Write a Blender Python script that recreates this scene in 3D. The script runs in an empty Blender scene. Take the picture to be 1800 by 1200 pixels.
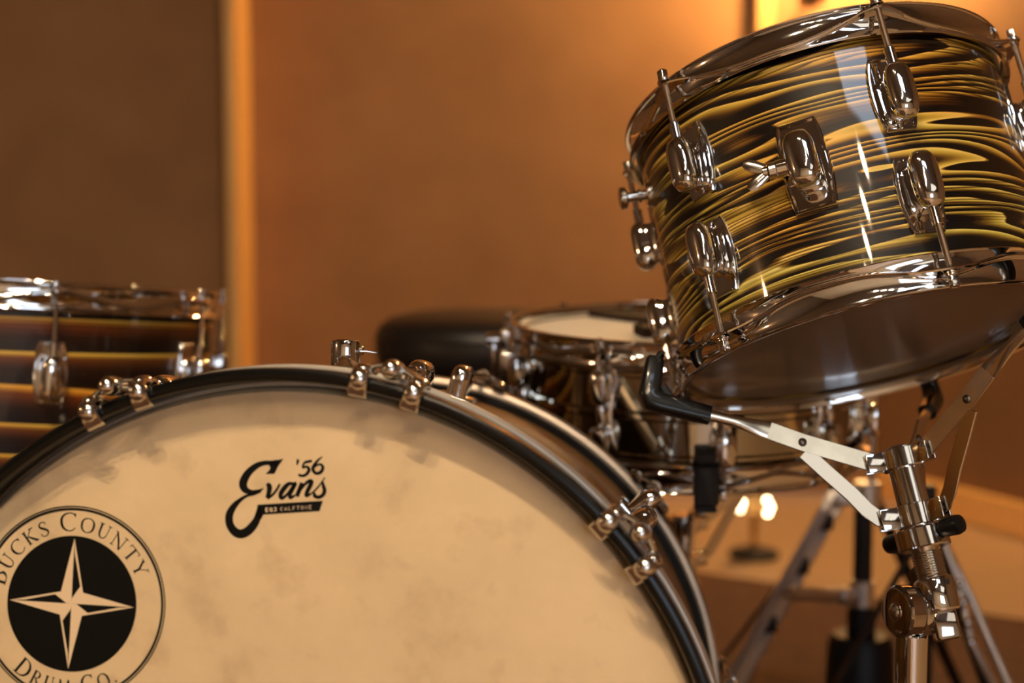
import bpy, math, random
from mathutils import Vector as V, Matrix as Mx
random.seed(7)
PI = math.pi
R = math.radians
scn = bpy.context.scene
col = scn.collection

# ------------------------------------------------------------------ camera
PITCH = R(5.0)
CAM = V((0, 0, .727))
FW = V((0, math.cos(PITCH), -math.sin(PITCH)))
UP = V((0, math.sin(PITCH), math.cos(PITCH)))
RT = V((1, 0, 0))
def at(px, py, dep):            # a point of the room seen at that place, dep metres away
    return CAM + (FW + RT * ((px - 900) / 2500.) - UP * ((py - 600) / 2500.)) * dep
def onplane(px, py, c, n):
    r = at(px, py, 1.) - CAM
    return CAM + r * ((c - CAM).dot(n) / r.dot(n))
cd = bpy.data.cameras.new('camera')
cam = bpy.data.objects.new('camera', cd); col.objects.link(cam)
cam.location = CAM; cam.rotation_euler = (PI / 2 - PITCH, 0, 0)
cd.sensor_width = 36; cd.lens = 50; cd.clip_start = .02
cd.dof.use_dof = True; cd.dof.focus_distance = 1.04; cd.dof.aperture_fstop = 3.4
scn.camera = cam
vs = scn.view_settings
vs.view_transform = 'Standard'; vs.look = 'None'; vs.gamma = 1; vs.use_curve_mapping = False
vs.exposure = 0.0

# ------------------------------------------------------------------ mesh builder
class MB:
    def __init__(s): s.v = []; s.f = []
    def ring(s, pts):
        i = len(s.v); s.v += [V(p) for p in pts]; return list(range(i, i + len(pts)))
    def strip(s, a, b, closed=True):
        n = len(a)
        if n == 1 and len(b) == 1: return
        m = max(n, len(b))
        for i in range(m if closed else m - 1):
            j = (i + 1) % m
            if n == 1: s.f.append((a[0], b[j], b[i]))
            elif len(b) == 1: s.f.append((a[i], a[j], b[0]))
            else: s.f.append((a[i], a[j], b[j], b[i]))
    def revolve(s, prof, segs=48, M=None, loop=False, rf=None):
        M = M or Mx()
        rings = []
        for k, (r, z) in enumerate(prof):
            if abs(r) < 1e-7 and not rf: rings.append(s.ring([M @ V((0, 0, z))])); continue
            pts = []
            for i in range(segs):
                t = 2 * PI * i / segs
                rr, zz = rf(k, t) if rf else (r, z)
                pts.append(M @ V((rr * math.cos(t), rr * math.sin(t), zz)))
            rings.append(s.ring(pts))
        for a, b in zip(rings, rings[1:]): s.strip(a, b)
        if loop: s.strip(rings[-1], rings[0])
        return s
    def loft(s, secs, caps=True, M=None):
        M = M or Mx()
        rr = [s.ring([M @ V(p) for p in q]) for q in secs]
        for a, b in zip(rr, rr[1:]): s.strip(a, b)
        if caps:
            s.f.append(tuple(reversed(rr[0]))); s.f.append(tuple(rr[-1]))
        return s
    def tube(s, pts, r, segs=16, M=None):
        M = M or Mx()
        pts = [V(p) for p in pts]; secs = []
        up = None
        for i, p in enumerate(pts):
            d = (pts[min(i + 1, len(pts) - 1)] - pts[max(i - 1, 0)]).normalized()
            if up is None:
                up = V((0, 0, 1)) if abs(d.z) < .9 else V((1, 0, 0))
            a = d.cross(up).normalized(); b = d.cross(a).normalized(); up = -b if (-b).dot(up) > 0 else b
            rad = r[i] if isinstance(r, (list, tuple)) else r
            secs.append([p + (a * math.cos(t) + b * math.sin(t)) * rad for t in [2 * PI * k / segs for k in range(segs)]])
        return s.loft(secs, True, M)
    def cyl(s, p, q, r, segs=24, bev=.0006, M=None):
        p = V(p); q = V(q); d = (q - p).normalized(); L = (q - p).length; b = min(bev, L / 3, r / 3)
        T = Mx.Translation(p) @ d.to_track_quat('Z', 'Y').to_matrix().to_4x4()
        if M: T = M @ T
        return s.revolve([(0, 0), (r - b, 0), (r, b), (r, L - b), (r - b, L), (0, L)], segs, T)
    def thread(s, p, q, r, pitch=.0009, depth=.00035, segs=16, M=None):
        p = V(p); q = V(q); d = (q - p).normalized(); L = (q - p).length
        T = Mx.Translation(p) @ d.to_track_quat('Z', 'Y').to_matrix().to_4x4()
        if M: T = M @ T
        pr = [(0, 0)]; n = int(L / pitch)
        for k in range(n): pr += [(r, k * pitch), (r - depth, (k + .5) * pitch)]
        return s.revolve(pr + [(r, L), (0, L)], segs, T)
    def box(s, c, h, M=None, bev=.001, cor=3):
        c = V(c); hx, hy, hz = h; b = min(bev, hx * .9, hy * .9, hz * .9)
        def sec(z, i):
            x = hx - i; y = hy - i; q = []
            for (sx, sy, a0) in ((1, 1, 0), (-1, 1, 90), (-1, -1, 180), (1, -1, 270)):
                for k in range(cor + 1):
                    a = R(a0 + 90 * k / cor); q.append((c.x + sx * (x - b) + b * math.cos(a), c.y + sy * (y - b) + b * math.sin(a), c.z + z))
            return q
        return s.loft([sec(-hz, b * .7), sec(-hz + b * .3, b * .2), sec(-hz + b, 0), sec(hz - b, 0), sec(hz - b * .3, b * .2), sec(hz, b * .7)], True, M)
    def ell(s, c, r, M=None, segs=24, rings=12):
        c = V(c); r = V(r) if not isinstance(r, float) else V((r, r, r))
        T = Mx.Translation(c) @ Mx.Diagonal((r.x, r.y, r.z, 1))
        if M: T = M @ T
        return s.revolve([(math.sin(PI * k / rings), -math.cos(PI * k / rings)) if 0 < k < rings else (0, -math.cos(PI * k / rings)) for k in range(rings + 1)], segs, T)
    def prism(s, poly, z0, z1, M=None):
        return s.loft([[(x, y, z0) for x, y in poly], [(x, y, z1) for x, y in poly]], True, M)
    def ribbon(s, pts, side, w, t, M=None, b=.0004, rnd=False):
        # flat bar of width w (along side) and thickness t following pts; w may be a list
        pts = [V(p) for p in pts]; side = V(side).normalized(); secs = []
        for i, p in enumerate(pts):
            d = (pts[min(i + 1, len(pts) - 1)] - pts[max(i - 1, 0)]).normalized()
            n = d.cross(side).normalized(); ww = (w[i] if isinstance(w, (list, tuple)) else w) / 2
            tt = (t[i] if isinstance(t, (list, tuple)) else t) / 2; bb = min(b, tt * .6)
            if rnd: secs.append([p + side * x + n * y for x, y, _ in super_sec(ww, tt, 0, 0, 3.4, 24)]); continue
            secs.append([p + side * x + n * y for x, y in ((ww - bb, tt), (-ww + bb, tt), (-ww, tt - bb), (-ww, -tt + bb), (-ww + bb, -tt), (ww - bb, -tt), (ww, -tt + bb), (ww, tt - bb))])
        return s.loft(secs, True, M)
    def build(s, name, mat, parent=None, sharp=35, loc=None, rot=None):
        me = bpy.data.meshes.new(name); me.from_pydata([tuple(v) for v in s.v], [], s.f); me.update()
        import bmesh
        bm = bmesh.new(); bm.from_mesh(me); bmesh.ops.recalc_face_normals(bm, faces=bm.faces[:]); bm.to_mesh(me); bm.free()
        me.materials.append(mat)
        for p in me.polygons: p.use_smooth = True
        me.set_sharp_from_angle(angle=R(sharp))
        o = bpy.data.objects.new(name, me); col.objects.link(o)
        if parent: o.parent = parent
        if loc is not None: o.location = loc
        if rot is not None: o.rotation_euler = rot
        return o
def tag(o, label=None, cat=None, group=None, kind=None):
    if label: o['label'] = label
    if cat: o['category'] = cat
    if group: o['group'] = group
    if kind: o['kind'] = kind
    return o
def thing(name, M, label, cat, group=None):
    o = bpy.data.objects.new(name, None); col.objects.link(o); o.matrix_world = M; o.empty_display_size = .05
    return tag(o, label, cat, group)
def dup(o, parent=None, rotz=None):
    c = o.copy(); col.objects.link(c)
    if parent: c.parent = parent
    if rotz is not None: c.rotation_euler = (0, 0, rotz)
    for ch in list(o.children):
        d = ch.copy(); col.objects.link(d); d.parent = c
    return c
def frame(c, e1, e2, n):
    return Mx(((e1.x, e2.x, n.x, c.x), (e1.y, e2.y, n.y, c.y), (e1.z, e2.z, n.z, c.z), (0, 0, 0, 1)))
def spot(px, py, dep): return at(px, py, dep)

# ------------------------------------------------------------------ materials
def mat(name):
    m = bpy.data.materials.new(name); m.use_nodes = True
    return m, m.node_tree, m.node_tree.nodes['Principled BSDF']
def simple(name, c, rough=.5, metal=0, coat=0, coatr=.03, spec=.5, bump=None, sheen=0):
    m, nt, b = mat(name)
    b.inputs['Base Color'].default_value = (*c, 1); b.inputs['Roughness'].default_value = rough
    b.inputs['Metallic'].default_value = metal; b.inputs['Coat Weight'].default_value = coat
    b.inputs['Coat Roughness'].default_value = coatr; b.inputs['Specular IOR Level'].default_value = spec
    b.inputs['Sheen Weight'].default_value = sheen
    if bump:
        sc, st, dist = bump
        tc = nt.nodes.new('ShaderNodeTexCoord'); nz = nt.nodes.new('ShaderNodeTexNoise'); bp = nt.nodes.new('ShaderNodeBump')
        nz.inputs['Scale'].default_value = sc; nz.inputs['Detail'].default_value = 4
        bp.inputs['Strength'].default_value = st; bp.inputs['Distance'].default_value = dist
        nt.links.new(tc.outputs['Object'], nz.inputs['Vector']); nt.links.new(nz.outputs['Fac'], bp.inputs['Height'])
        nt.links.new(bp.outputs['Normal'], b.inputs['Normal'])
    return m
def noisy(name, c1, c2, scale, rough=.7, detail=4, lo=.35, hi=.65, bumps=0, stretch=(1, 1, 1), metal=0, coat=0, coords='Object', bdist=.001):
    m, nt, b = mat(name); L = nt.links.new
    tc = nt.nodes.new('ShaderNodeTexCoord'); mp = nt.nodes.new('ShaderNodeMapping'); mp.inputs['Scale'].default_value = stretch
    nz = nt.nodes.new('ShaderNodeTexNoise'); nz.inputs['Scale'].default_value = scale; nz.inputs['Detail'].default_value = detail
    rp = nt.nodes.new('ShaderNodeValToRGB'); rp.color_ramp.elements[0].position = lo; rp.color_ramp.elements[1].position = hi
    rp.color_ramp.elements[0].color = (*c1, 1); rp.color_ramp.elements[1].color = (*c2, 1)
    L(tc.outputs[coords], mp.inputs['Vector']); L(mp.outputs[0], nz.inputs['Vector']); L(nz.outputs['Fac'], rp.inputs['Fac'])
    L(rp.outputs['Color'], b.inputs['Base Color']); b.inputs['Roughness'].default_value = rough; b.inputs['Metallic'].default_value = metal
    b.inputs['Coat Weight'].default_value = coat
    if bumps:
        bp = nt.nodes.new('ShaderNodeBump'); bp.inputs['Strength'].default_value = bumps; bp.inputs['Distance'].default_value = bdist
        L(nz.outputs['Fac'], bp.inputs['Height']); L(bp.outputs['Normal'], b.inputs['Normal'])
    return m
def emit(name, c, s):
    m, nt, b = mat(name); nt.nodes.remove(b)
    e = nt.nodes.new('ShaderNodeEmission'); e.inputs[0].default_value = (*c, 1); e.inputs[1].default_value = s
    nt.links.new(e.outputs[0], nt.nodes['Material Output'].inputs[0]); return m
def wrap(name, kz, amp, nxy, nz_, ramp, fz, famp, finemix, seed=(0, 0, 0), tint=(1, 1, 1), coat=1):
    m, nt, b = mat(name); L = nt.links.new; N = nt.nodes.new
    tc = N('ShaderNodeTexCoord')
    def mapped(scale, loc=(0, 0, 0)):
        mp = N('ShaderNodeMapping'); mp.inputs['Scale'].default_value = scale; mp.inputs['Location'].default_value = loc
        L(tc.outputs['Object'], mp.inputs['Vector']); return mp.outputs[0]
    def noise(vec, detail=2, dist=0.):
        n = N('ShaderNodeTexNoise'); n.inputs['Scale'].default_value = 1; n.inputs['Detail'].default_value = detail
        n.inputs['Distortion'].default_value = dist; L(vec, n.inputs['Vector']); return n.outputs['Fac']
    def math_(op, a, b_=None):
        n = N('ShaderNodeMath'); n.operation = op
        for i, x in enumerate((a, b_)):
            if x is None: continue
            if isinstance(x, (int, float)): n.inputs[i].default_value = x
            else: L(x, n.inputs[i])
        return n.outputs[0]
    sep = N('ShaderNodeSeparateXYZ'); L(tc.outputs['Object'], sep.inputs[0]); z = sep.outputs['Z']
    n1 = noise(mapped((nxy, nxy, nz_), seed), 1.5, .25)
    ph = math_('FRACT', math_('ADD', math_('MULTIPLY', z, kz), math_('MULTIPLY', n1, amp)))
    rp = N('ShaderNodeValToRGB'); L(ph, rp.inputs[0]); cr = rp.color_ramp
    cr.elements[0].position = ramp[0][0]; cr.elements[0].color = (*ramp[0][1], 1)
    cr.elements[1].position = ramp[-1][0]; cr.elements[1].color = (*ramp[-1][1], 1)
    for p, c in ramp[1:-1]: e = cr.elements.new(p); e.color = (*c, 1)
    n2 = noise(mapped((nxy * 1.6, nxy * 1.6, nz_ * 2.2), (3.1, 1.7, .4)), 2, .2)
    ph2 = math_('FRACT', math_('ADD', math_('MULTIPLY', z, fz), math_('MULTIPLY', n2, famp)))
    fr = N('ShaderNodeValToRGB'); L(ph2, fr.inputs[0]); f = fr.color_ramp
    f.elements[0].position = 0.; f.elements[0].color = (.03, .02, .015, 1); f.elements[1].position = 1; f.elements[1].color = (.04, .025, .02, 1)
    for p, c in ((.25, (.35, .3, .25)), (.6, (1, 1, 1)), (.85, (1, 1, 1)), (.95, (.2, .15, .1))): e = f.elements.new(p); e.color = (*c, 1)
    n3 = noise(mapped((nxy * .8, nxy * .8, nz_ * .7), (7.3, 2.2, 9.)), 1)
    mk = N('ShaderNodeValToRGB'); L(n3, mk.inputs[0]); mk.color_ramp.elements[0].position = .36; mk.color_ramp.elements[1].position = .50
    mk.color_ramp.elements[0].color = (0, 0, 0, 1); mk.color_ramp.elements[1].color = (1, 1, 1, 1)
    mul = N('ShaderNodeMix'); mul.data_type = 'RGBA'; mul.blend_type = 'MULTIPLY'
    L(math_('MULTIPLY', mk.outputs[0], finemix), mul.inputs[0]); L(rp.outputs[0], mul.inputs[6]); L(fr.outputs[0], mul.inputs[7])
    n4 = noise(mapped((6, 6, 20), (1, 5, 2)), 1)
    hue = N('ShaderNodeValToRGB'); L(n4, hue.inputs[0]); hue.color_ramp.elements[0].position = .35; hue.color_ramp.elements[1].position = .65
    hue.color_ramp.elements[0].color = (1, .68, .45, 1); hue.color_ramp.elements[1].color = (tint[0] * .95, tint[1], tint[2] * 1.05, 1)
    mul2 = N('ShaderNodeMix'); mul2.data_type = 'RGBA'; mul2.blend_type = 'MULTIPLY'; mul2.inputs[0].default_value = 1
    L(mul.outputs[2], mul2.inputs[6]); L(hue.outputs[0], mul2.inputs[7])
    L(mul2.outputs[2], b.inputs['Base Color'])
    b.inputs['Roughness'].default_value = .38; b.inputs['Coat Weight'].default_value = coat; b.inputs['Coat Roughness'].default_value = .035
    b.inputs['Coat IOR'].default_value = 1.5; b.inputs['Specular IOR Level'].default_value = .2 * coat
    return m
BLK = (.006, .004, .003)
RAMP_A = [(0., BLK), (.32, (.008, .005, .003)), (.44, (.06, .028, .006)), (.58, (.22, .13, .018)), (.78, (.55, .41, .06)), (.945, (.86, .68, .18)), (.965, (.28, .15, .02)), (1., BLK)]
RAMP_B = [(0., BLK), (.45, (.02, .007, .003)), (.62, (.075, .022, .006)), (.80, (.16, .05, .009)), (.90, (.62, .34, .04)), (.95, (.95, .68, .12)), (.98, (.2, .08, .01)), (1., BLK)]
RAMP_C = [(0., (.015, .006, .003)), (.5, (.03, .012, .004)), (.72, (.30, .13, .03)), (.9, (.75, .46, .15)), (1., (.04, .016, .006))]
M_wrapA = wrap('yellow_oyster_wrap', 96, 9.5, 3.4, 30, RAMP_A, 350, 6, 1.)
M_wrapB = wrap('brown_oyster_wrap', 30, 1.6, .9, 9, RAMP_B, 210, 3, .8, (2, 1, 4))
M_wrapC = wrap('bass_oyster_wrap', 160, 1.2, .8, 30, RAMP_C, 420, 2, .9, (5, 3, 1), coat=.10)

M_chrome = simple('polished_chrome', (.78, .76, .74), .05, 1)
M_steel = simple('satin_steel', (.74, .69, .64), .42, 1)
M_chrome_soft = simple('worn_chrome', (.72, .68, .63), .14, 1)
M_smoke = simple('smoky_chrome', (.55, .50, .46), .06, 1)
M_nickel = noisy('scuffed_nickel_bar', (.80, .76, .66), (.92, .88, .78), 60, .22, 6, .3, .6, metal=1)
M_beige = simple('dull_beige_metal', (.50, .41, .32), .48, 1)
M_alu = simple('aluminium', (.74, .68, .60), .42, 1)
M_rivet = simple('dark_rivet', (.20, .18, .16), .28, 1)
M_black = simple('black_lacquer', (.004, .0035, .003), .22, spec=.28)
M_rubber = simple('black_rubber', (.005, .005, .005), .35, 0, .35, .10, spec=.2)
M_rubber2 = simple('matt_rubber', (.015, .013, .012), .7)
M_vinyl = simple('black_vinyl', (.012, .009, .008), .42, bump=(60, .15, .002))
M_head_clear = simple('smoky_head_film', (.20, .15, .11), .30, 0, .35, .12)
M_head_white = simple('white_coated_head', (.80, .74, .62), .55)
M_darkhead = simple('dark_smoky_head', (.03, .024, .02), .35)
M_print = simple('black_print_ink', (.005, .004, .003), .6, spec=.12)
M_printtone = simple('pale_print_ink', (.80, .60, .37), .5)
M_blackmetal = simple('black_powder_coat', (.008, .007, .007), .5, spec=.3)
M_leather = simple('dark_brown_leather', (.018, .009, .006), .8, spec=.15, bump=(120, .3, .001))
M_brass = simple('aged_brass', (.55, .36, .14), .25, 1)
M_chromedark = simple('snare_shell_chrome', (.46, .42, .34), .05, 1)
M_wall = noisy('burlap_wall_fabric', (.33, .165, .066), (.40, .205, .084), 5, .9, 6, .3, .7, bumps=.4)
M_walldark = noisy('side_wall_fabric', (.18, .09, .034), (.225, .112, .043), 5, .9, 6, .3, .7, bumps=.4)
M_plaster = noisy('dark_stained_panelling', (.10, .07, .05), (.14, .10, .07), 3, .7, stretch=(1, 8, 1))
M_white = noisy('white_plaster', (.70, .66, .60), (.76, .72, .66), 3, .8)
M_wood = noisy('honey_pine', (.80, .42, .12), (.92, .54, .18), 4, .4, 5, .3, .7, stretch=(14, 14, .8), coat=.2)
M_floor = noisy('pale_oak_floor', (.38, .245, .125), (.46, .30, .165), 3, .38, 5, .3, .7, stretch=(1, 12, 1))
M_rug = noisy('brown_wool_rug', (.062, .025, .008), (.105, .043, .014), 26, .95, 8, .3, .7, bumps=.8, bdist=.003)
M_teal = simple('teal_paint', (.10, .30, .33), .5)
M_orange = simple('orange_paint', (.75, .20, .05), .5)

def calf_head():
    m, nt, b = mat('mottled_calf_head'); L = nt.links.new; N = nt.nodes.new
    tc = N('ShaderNodeTexCoord')
    n1 = N('ShaderNodeTexNoise'); n1.inputs['Scale'].default_value = 11; n1.inputs['Detail'].default_value = 7; n1.inputs['Roughness'].default_value = .62
    n2 = N('ShaderNodeTexNoise'); n2.inputs['Scale'].default_value = 34; n2.inputs['Detail'].default_value = 6
    L(tc.outputs['Object'], n1.inputs['Vector']); L(tc.outputs['Object'], n2.inputs['Vector'])
    r1 = N('ShaderNodeValToRGB'); e = r1.color_ramp.elements
    e[0].position = .30; e[0].color = (.58, .42, .235, 1); e[1].position = .62; e[1].color = (.78, .575, .33, 1)
    k = e.new(.44); k.color = (.72, .53, .30, 1)
    r2 = N('ShaderNodeValToRGB'); f = r2.color_ramp.elements
    f[0].position = .27; f[0].color = (.80, .77, .74, 1); f[1].position = .42; f[1].color = (1, 1, 1, 1)
    mx = N('ShaderNodeMix'); mx.data_type = 'RGBA'; mx.blend_type = 'MULTIPLY'; mx.inputs[0].default_value = .8
    L(n1.outputs['Fac'], r1.inputs[0]); L(n2.outputs['Fac'], r2.inputs[0]); L(r1.outputs[0], mx.inputs[6]); L(r2.outputs[0], mx.inputs[7])
    L(mx.outputs[2], b.inputs['Base Color']); b.inputs['Roughness'].default_value = .48
    return m
M_calf = calf_head()

# ------------------------------------------------------------------ drum parts
def sm(x): x = max(0, min(1, x)); return x * x * (3 - 2 * x)
def hoop_mb(r0, ears, top=.013, bot=-.014, segs=360, half=27, earz=.0035, reach=.0125):
    # triple flanged hoop, z = 0 at the bearing edge
    def w(t):
        b = 0
        for a in ears:
            d = abs((math.degrees(t) - a + 180) % 360 - 180); b = max(b, sm(1 - d / half))
        return b
    def rf(k, t):
        q = w(t) ** 1.5; zl = -.0075 * (1 - q) + earz * q; e = .0030 + reach * q ** 3.5; e2 = .0050
        P = [(0, -.004), (0, top - .002), (.0008, top), (.0042, top), (.0052, top - .0009), (.0046, top - .0020), (.0026, top - .0026),
             (.0020, top - .0045), (.0020, zl + .0018), (.0028, zl + .0008), (.002 + e, zl), (.0026 + e, zl - .0012), (.002 + e, zl - .0022),
             (.0034 + .3 * (e - .0030), zl - .0032), (.0040, zl * .45 + bot * .55), (e2, bot + .0018), (e2 + .0011, bot + .0004), (e2 + .0004, bot - .0005), (.0024, bot + .0006), (.0014, -.008)]
        r, z = P[k]; return r0 + r, z
    mb = MB(); mb.revolve([(0, 0)] * 20, segs, loop=True, rf=rf); return mb
def super_sec(hx, hy, z, cy=0, n=2.6, segs=32):
    q = []
    for k in range(segs):
        t = 2 * PI * k / segs; c, s_ = math.cos(t), math.sin(t)
        q.append((math.copysign(abs(c) ** (2 / n), c) * hx, cy + math.copysign(abs(s_) ** (2 / n), s_) * hy, z))
    return q
# a lug is modelled with x across, y towards its hoop, z out of the shell; LM(r) stands it on a shell of radius r at angle 0
def LM(r, z, flip=False):
    s = -1 if flip else 1
    return Mx(((0, 0, 1, r), (s, 0, 0, 0), (0, s, 0, z), (0, 0, 0, 1)))
def plate(mb, M, hl=.030, hw=.0165, ew=.0115, t=.0032, rim=True, bend=.152):
    pts = []
    N = 14
    for k in range(N + 1):
        u = -1 + 2 * k / N; pts.append((ew + (hw - ew) * (1 - u * u) ** .8 if abs(u) < 1 else ew, u * hl))
    out = pts + [(-x, y) for x, y in reversed(pts)]
    def sec(k, z): return [(x * k, y * (1 - (1 - k) * .5), z - (x * k) ** 2 / 2 / bend) for x, y in out]
    mb.loft([sec(1, -.0005), sec(1, t * .65), sec(.95, t), sec(.88, t), sec(.80, t * .55), sec(.5, t * .5)], True, M)
def dome(mb, M, cy=-.005, k=1.0, zr=.0265, hl=.0225, hw=.0106, neck=True):
    S = [(.98, .90, .0015), (.82, .86, .004), (.76, .82, .008), (.84, .88, .0115), (.95, .96, .0145), (1, 1, .018), (.97, .97, .0215), (.85, .89, .0243), (.62, .76, .0262), (.32, .52, .0272), (.08, .2, .0275)]
    if not neck: S = [(1, .97, .0015), (1, .98, .004), (1, .98, .008), (1, .99, .0115), (1, 1, .0155), (.98, 1, .019), (.90, .97, .0222), (.74, .90, .0248), (.52, .76, .0265), (.28, .5, .0273), (.08, .2, .0275)]
    mb.loft([super_sec(hw * a * k, hl * b_ * k, z * zr / .0275, cy, 3.1) for a, b_, z in S], True, M)
def lug_mb(r, z, flip, rod=.0165, hl=.030):
    mb = MB(); M = LM(r, z, flip)
    plate(mb, M, hl, bend=r); dome(mb, M)
    mb.cyl((0, .013, rod), (0, .030, rod), .0041, 20, .0004, M)          # swivel nut sleeve
    mb.revolve([(0, 0), (.0025, 0), (.0022, .001), (0, .0014)], 12, M @ Mx.Translation((0, -hl + .0035, .0022)))
    return mb
def rod_mb(rr, z0, z1, head=True, rad=.0026):
    # z0 at the lug, z1 at the ear (z1 may lie below z0)
    mb = MB(); d = 1 if z1 > z0 else -1
    mb.thread((rr, 0, z0), (rr, 0, z1), rad)
    mb.cyl((rr, 0, z1 + d * .0006), (rr, 0, z1 + d * .0018), .0056, 20, .0003)
    mb.cyl((rr, 0, z1 + d * .0018), (rr, 0, z1 + d * .0032), .0048, 20, .0003)
    mb.box((rr, 0, z1 + d * .0072), (.0031, .0031, .0042), bev=.0008)
    return mb
def edge_ring(name, r, z, parent, m=None, th=.004):
    mb = MB(); mb.revolve([(r, z - th), (r + .003, z - th), (r + .003, z), (r, z)], 160, loop=True); return mb.build(name, m or M_alu, parent)

def build_drum(root, Rs, H, lugs, wrapm, headm_top, headm_bot, lz=.061, hoopm=None, shellprof=None, double=False, hoop_r=.0024):
    """root frame: z = axis, z = 0 at the bottom bearing edge, H = shell depth"""
    hoopm = hoopm or M_chrome
    prof = shellprof or [(Rs - .007, .001), (Rs - .002, 0), (Rs, .002), (Rs, H - .002), (Rs - .002, H), (Rs - .007, H - .001)]
    MB().revolve(prof, 240, loop=True).build('shell', wrapm, root, 40)
    r0 = Rs + hoop_r
    tb = hoop_mb(r0, lugs).build('hoop', hoopm, root, 50, loc=(0, 0, H))
    bb = hoop_mb(r0, [-a for a in lugs]).build('hoop', hoopm, root, 50, rot=(PI, 0, 0))
    MB().revolve([(0, .0006), (Rs * .6, .0006), (Rs - .004, .0002), (r0 - .0006, -.003), (r0 - .0006, -.006), (Rs + .0003, -.006), (Rs + .0003, -.0032), (Rs - .004, -.0006), (0, -.0004)], 160).build('batter_head', headm_top, root, 40, loc=(0, 0, H))
    hb = MB().revolve([(0, .0006), (Rs * .6, .0006), (Rs - .004, .0002), (r0 - .0006, -.003), (r0 - .0006, -.006), (Rs + .0003, -.006), (Rs + .0003, -.0032), (Rs - .004, -.0006), (0, -.0004)], 160).build('resonant_head', headm_bot, root, 40, rot=(PI, 0, 0))
    rr = Rs + .0165
    first = {}
    for i, a in enumerate(lugs):
        if not double:
            for key, mbf in (('u', lambda: lug_mb(Rs, H - lz, False)), ('l', lambda: lug_mb(Rs, lz, True))):
                if key in first: dup(first[key], root, R(a))
                else: first[key] = mbf().build('lug', M_chrome, root, 35, rot=(0, 0, R(a)))
            uz, lz_ = H - lz + .0295, lz - .0295
        else:
            if 'd' in first: dup(first['d'], root, R(a))
            else: first['d'] = double().build('lug', M_chrome, root, 35, rot=(0, 0, R(a)))
            uz, lz_ = H - .020, .020
        for key, mbf in (('ru', lambda: rod_mb(rr, uz, H + .0042)), ('rl', lambda: rod_mb(rr, lz_, -.0042))):
            if key in first: dup(first[key], root, R(a))
            else: first[key] = mbf().build('tension_rod', M_chrome_soft, root, 35, rot=(0, 0, R(a)))
    return hb

# ------------------------------------------------------------------ rack tom
tc_ = V((.29326, 1.14375, .61543)); tn = V((-.17094, .37052, .91296)).normalized()
te1 = V((0, 1, 0)).cross(tn).normalized(); te2 = tn.cross(te1)
TF = frame(tc_, te1, te2, tn)            # origin: centre of the lower hoop's lip
TD = TF @ Mx.Translation((0, 0, .013))
tom = thing('rack_tom', TD, 'tilted tom drum in yellow and black oyster wrap, held in a chrome basket stand', 'drum')
TLUG = [-141, -81, -21, 39, 99, 159]
hb = build_drum(tom, .1524, .2032, TLUG, M_wrapA, M_head_white, M_head_clear)
# printed mark on the lower head
def plane_local(px, py, Mw, z):
    n = (Mw.to_3x3() @ V((0, 0, 1))).normalized(); c = Mw @ V((0, 0, z))
    return Mw.inverted() @ onplane(px, py, c, n)
def stroke(mb, pts, z, dz=.0001):
    # pts (x, y, w) -> flat stroke
    P = [V((p[0], p[1], 0)) for p in pts]; L_, R_ = [], []
    for i, p in enumerate(P):
        d = (P[min(i + 1, len(P) - 1)] - P[max(i - 1, 0)]).normalized(); n = V((-d.y, d.x, 0)); w = pts[i][2] / 2
        L_.append(p + n * w); R_.append(p - n * w)
    for i in range(len(P) - 1):
        q = [L_[i], L_[i + 1], R_[i + 1], R_[i]]
        k = mb.ring([(v.x, v.y, z + dz) for v in q]); mb.f.append(tuple(k))
def smooth_pts(pts, n=6):
    out = []
    for i in range(len(pts) - 1):
        p0 = V(pts[max(i - 1, 0)]); p1 = V(pts[i]); p2 = V(pts[i + 1]); p3 = V(pts[min(i + 2, len(pts) - 1)])
        for k in range(n):
            t = k / n
            out.append(tuple(.5 * ((2 * p1) + (p2 - p0) * t + (2 * p0 - 5 * p1 + 4 * p2 - p3) * t * t + (3 * p1 - p0 - 3 * p2 + p3) * t ** 3)))
    out.append(tuple(pts[-1])); return out
mk = MB()
for ln in (((1731, 601, .0012), (1760, 582, .0016), (1787, 565, .0012)), ((1727, 591, .0006), (1762, 575, .001)), ((1731, 601, .0015), (1748, 601, .0012), (1778, 577, .001)), ((1742, 596, .0008), (1772, 574, .0008))):
    q = []
    for px, py, w in ln: l = plane_local(px, py, TD, -.0008); q.append((l.x, l.y, w))
    stroke(mk, q, -.0009, 0)
mk.build('printed_mark', M_print, tom)
# bracket with wing screw
mb = MB(); M = LM(.1524, .115 - .013)
plate(mb, M, .036, .0185, .0150, .004, bend=.152)
dome(mb, M, -.001, 1.12, .0300, .0200, .0105)
mb.cyl((0, -.001, .012), (.020, -.001, .014), .0068, 20, .0006, M @ Mx.Scale(-1, 4, (1, 0, 0)))
br = mb.build('mount_bracket', M_chrome, tom, 35, rot=(0, 0, R(-108.5)))
w = MB()
w.cyl((-.018, -.001, .0135), (-.026, -.001, .015), .0062, 20, .0006, M)
w.cyl((-.026, -.001, .015), (-.030, -.001, .0155), .0042, 20, .0006, M)
for s_ in (-1, 1):
    w.loft([super_sec(.0022, .0042, 0, 0, 2, 14), super_sec(.0020, .0050, .007, 0, 2, 14), super_sec(.0016, .0046, .013, 0, 2, 14), super_sec(.0006, .002, .0165, 0, 2, 14)], True,
           M @ Mx.Translation((-.028, -.001 + s_ * .002, .0155)) @ Mx.Rotation(R(-78), 4, 'Y') @ Mx.Rotation(R(-s_ * 30), 4, 'X'))
w.build('wing_screw', M_chrome_soft, br, 35)
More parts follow.
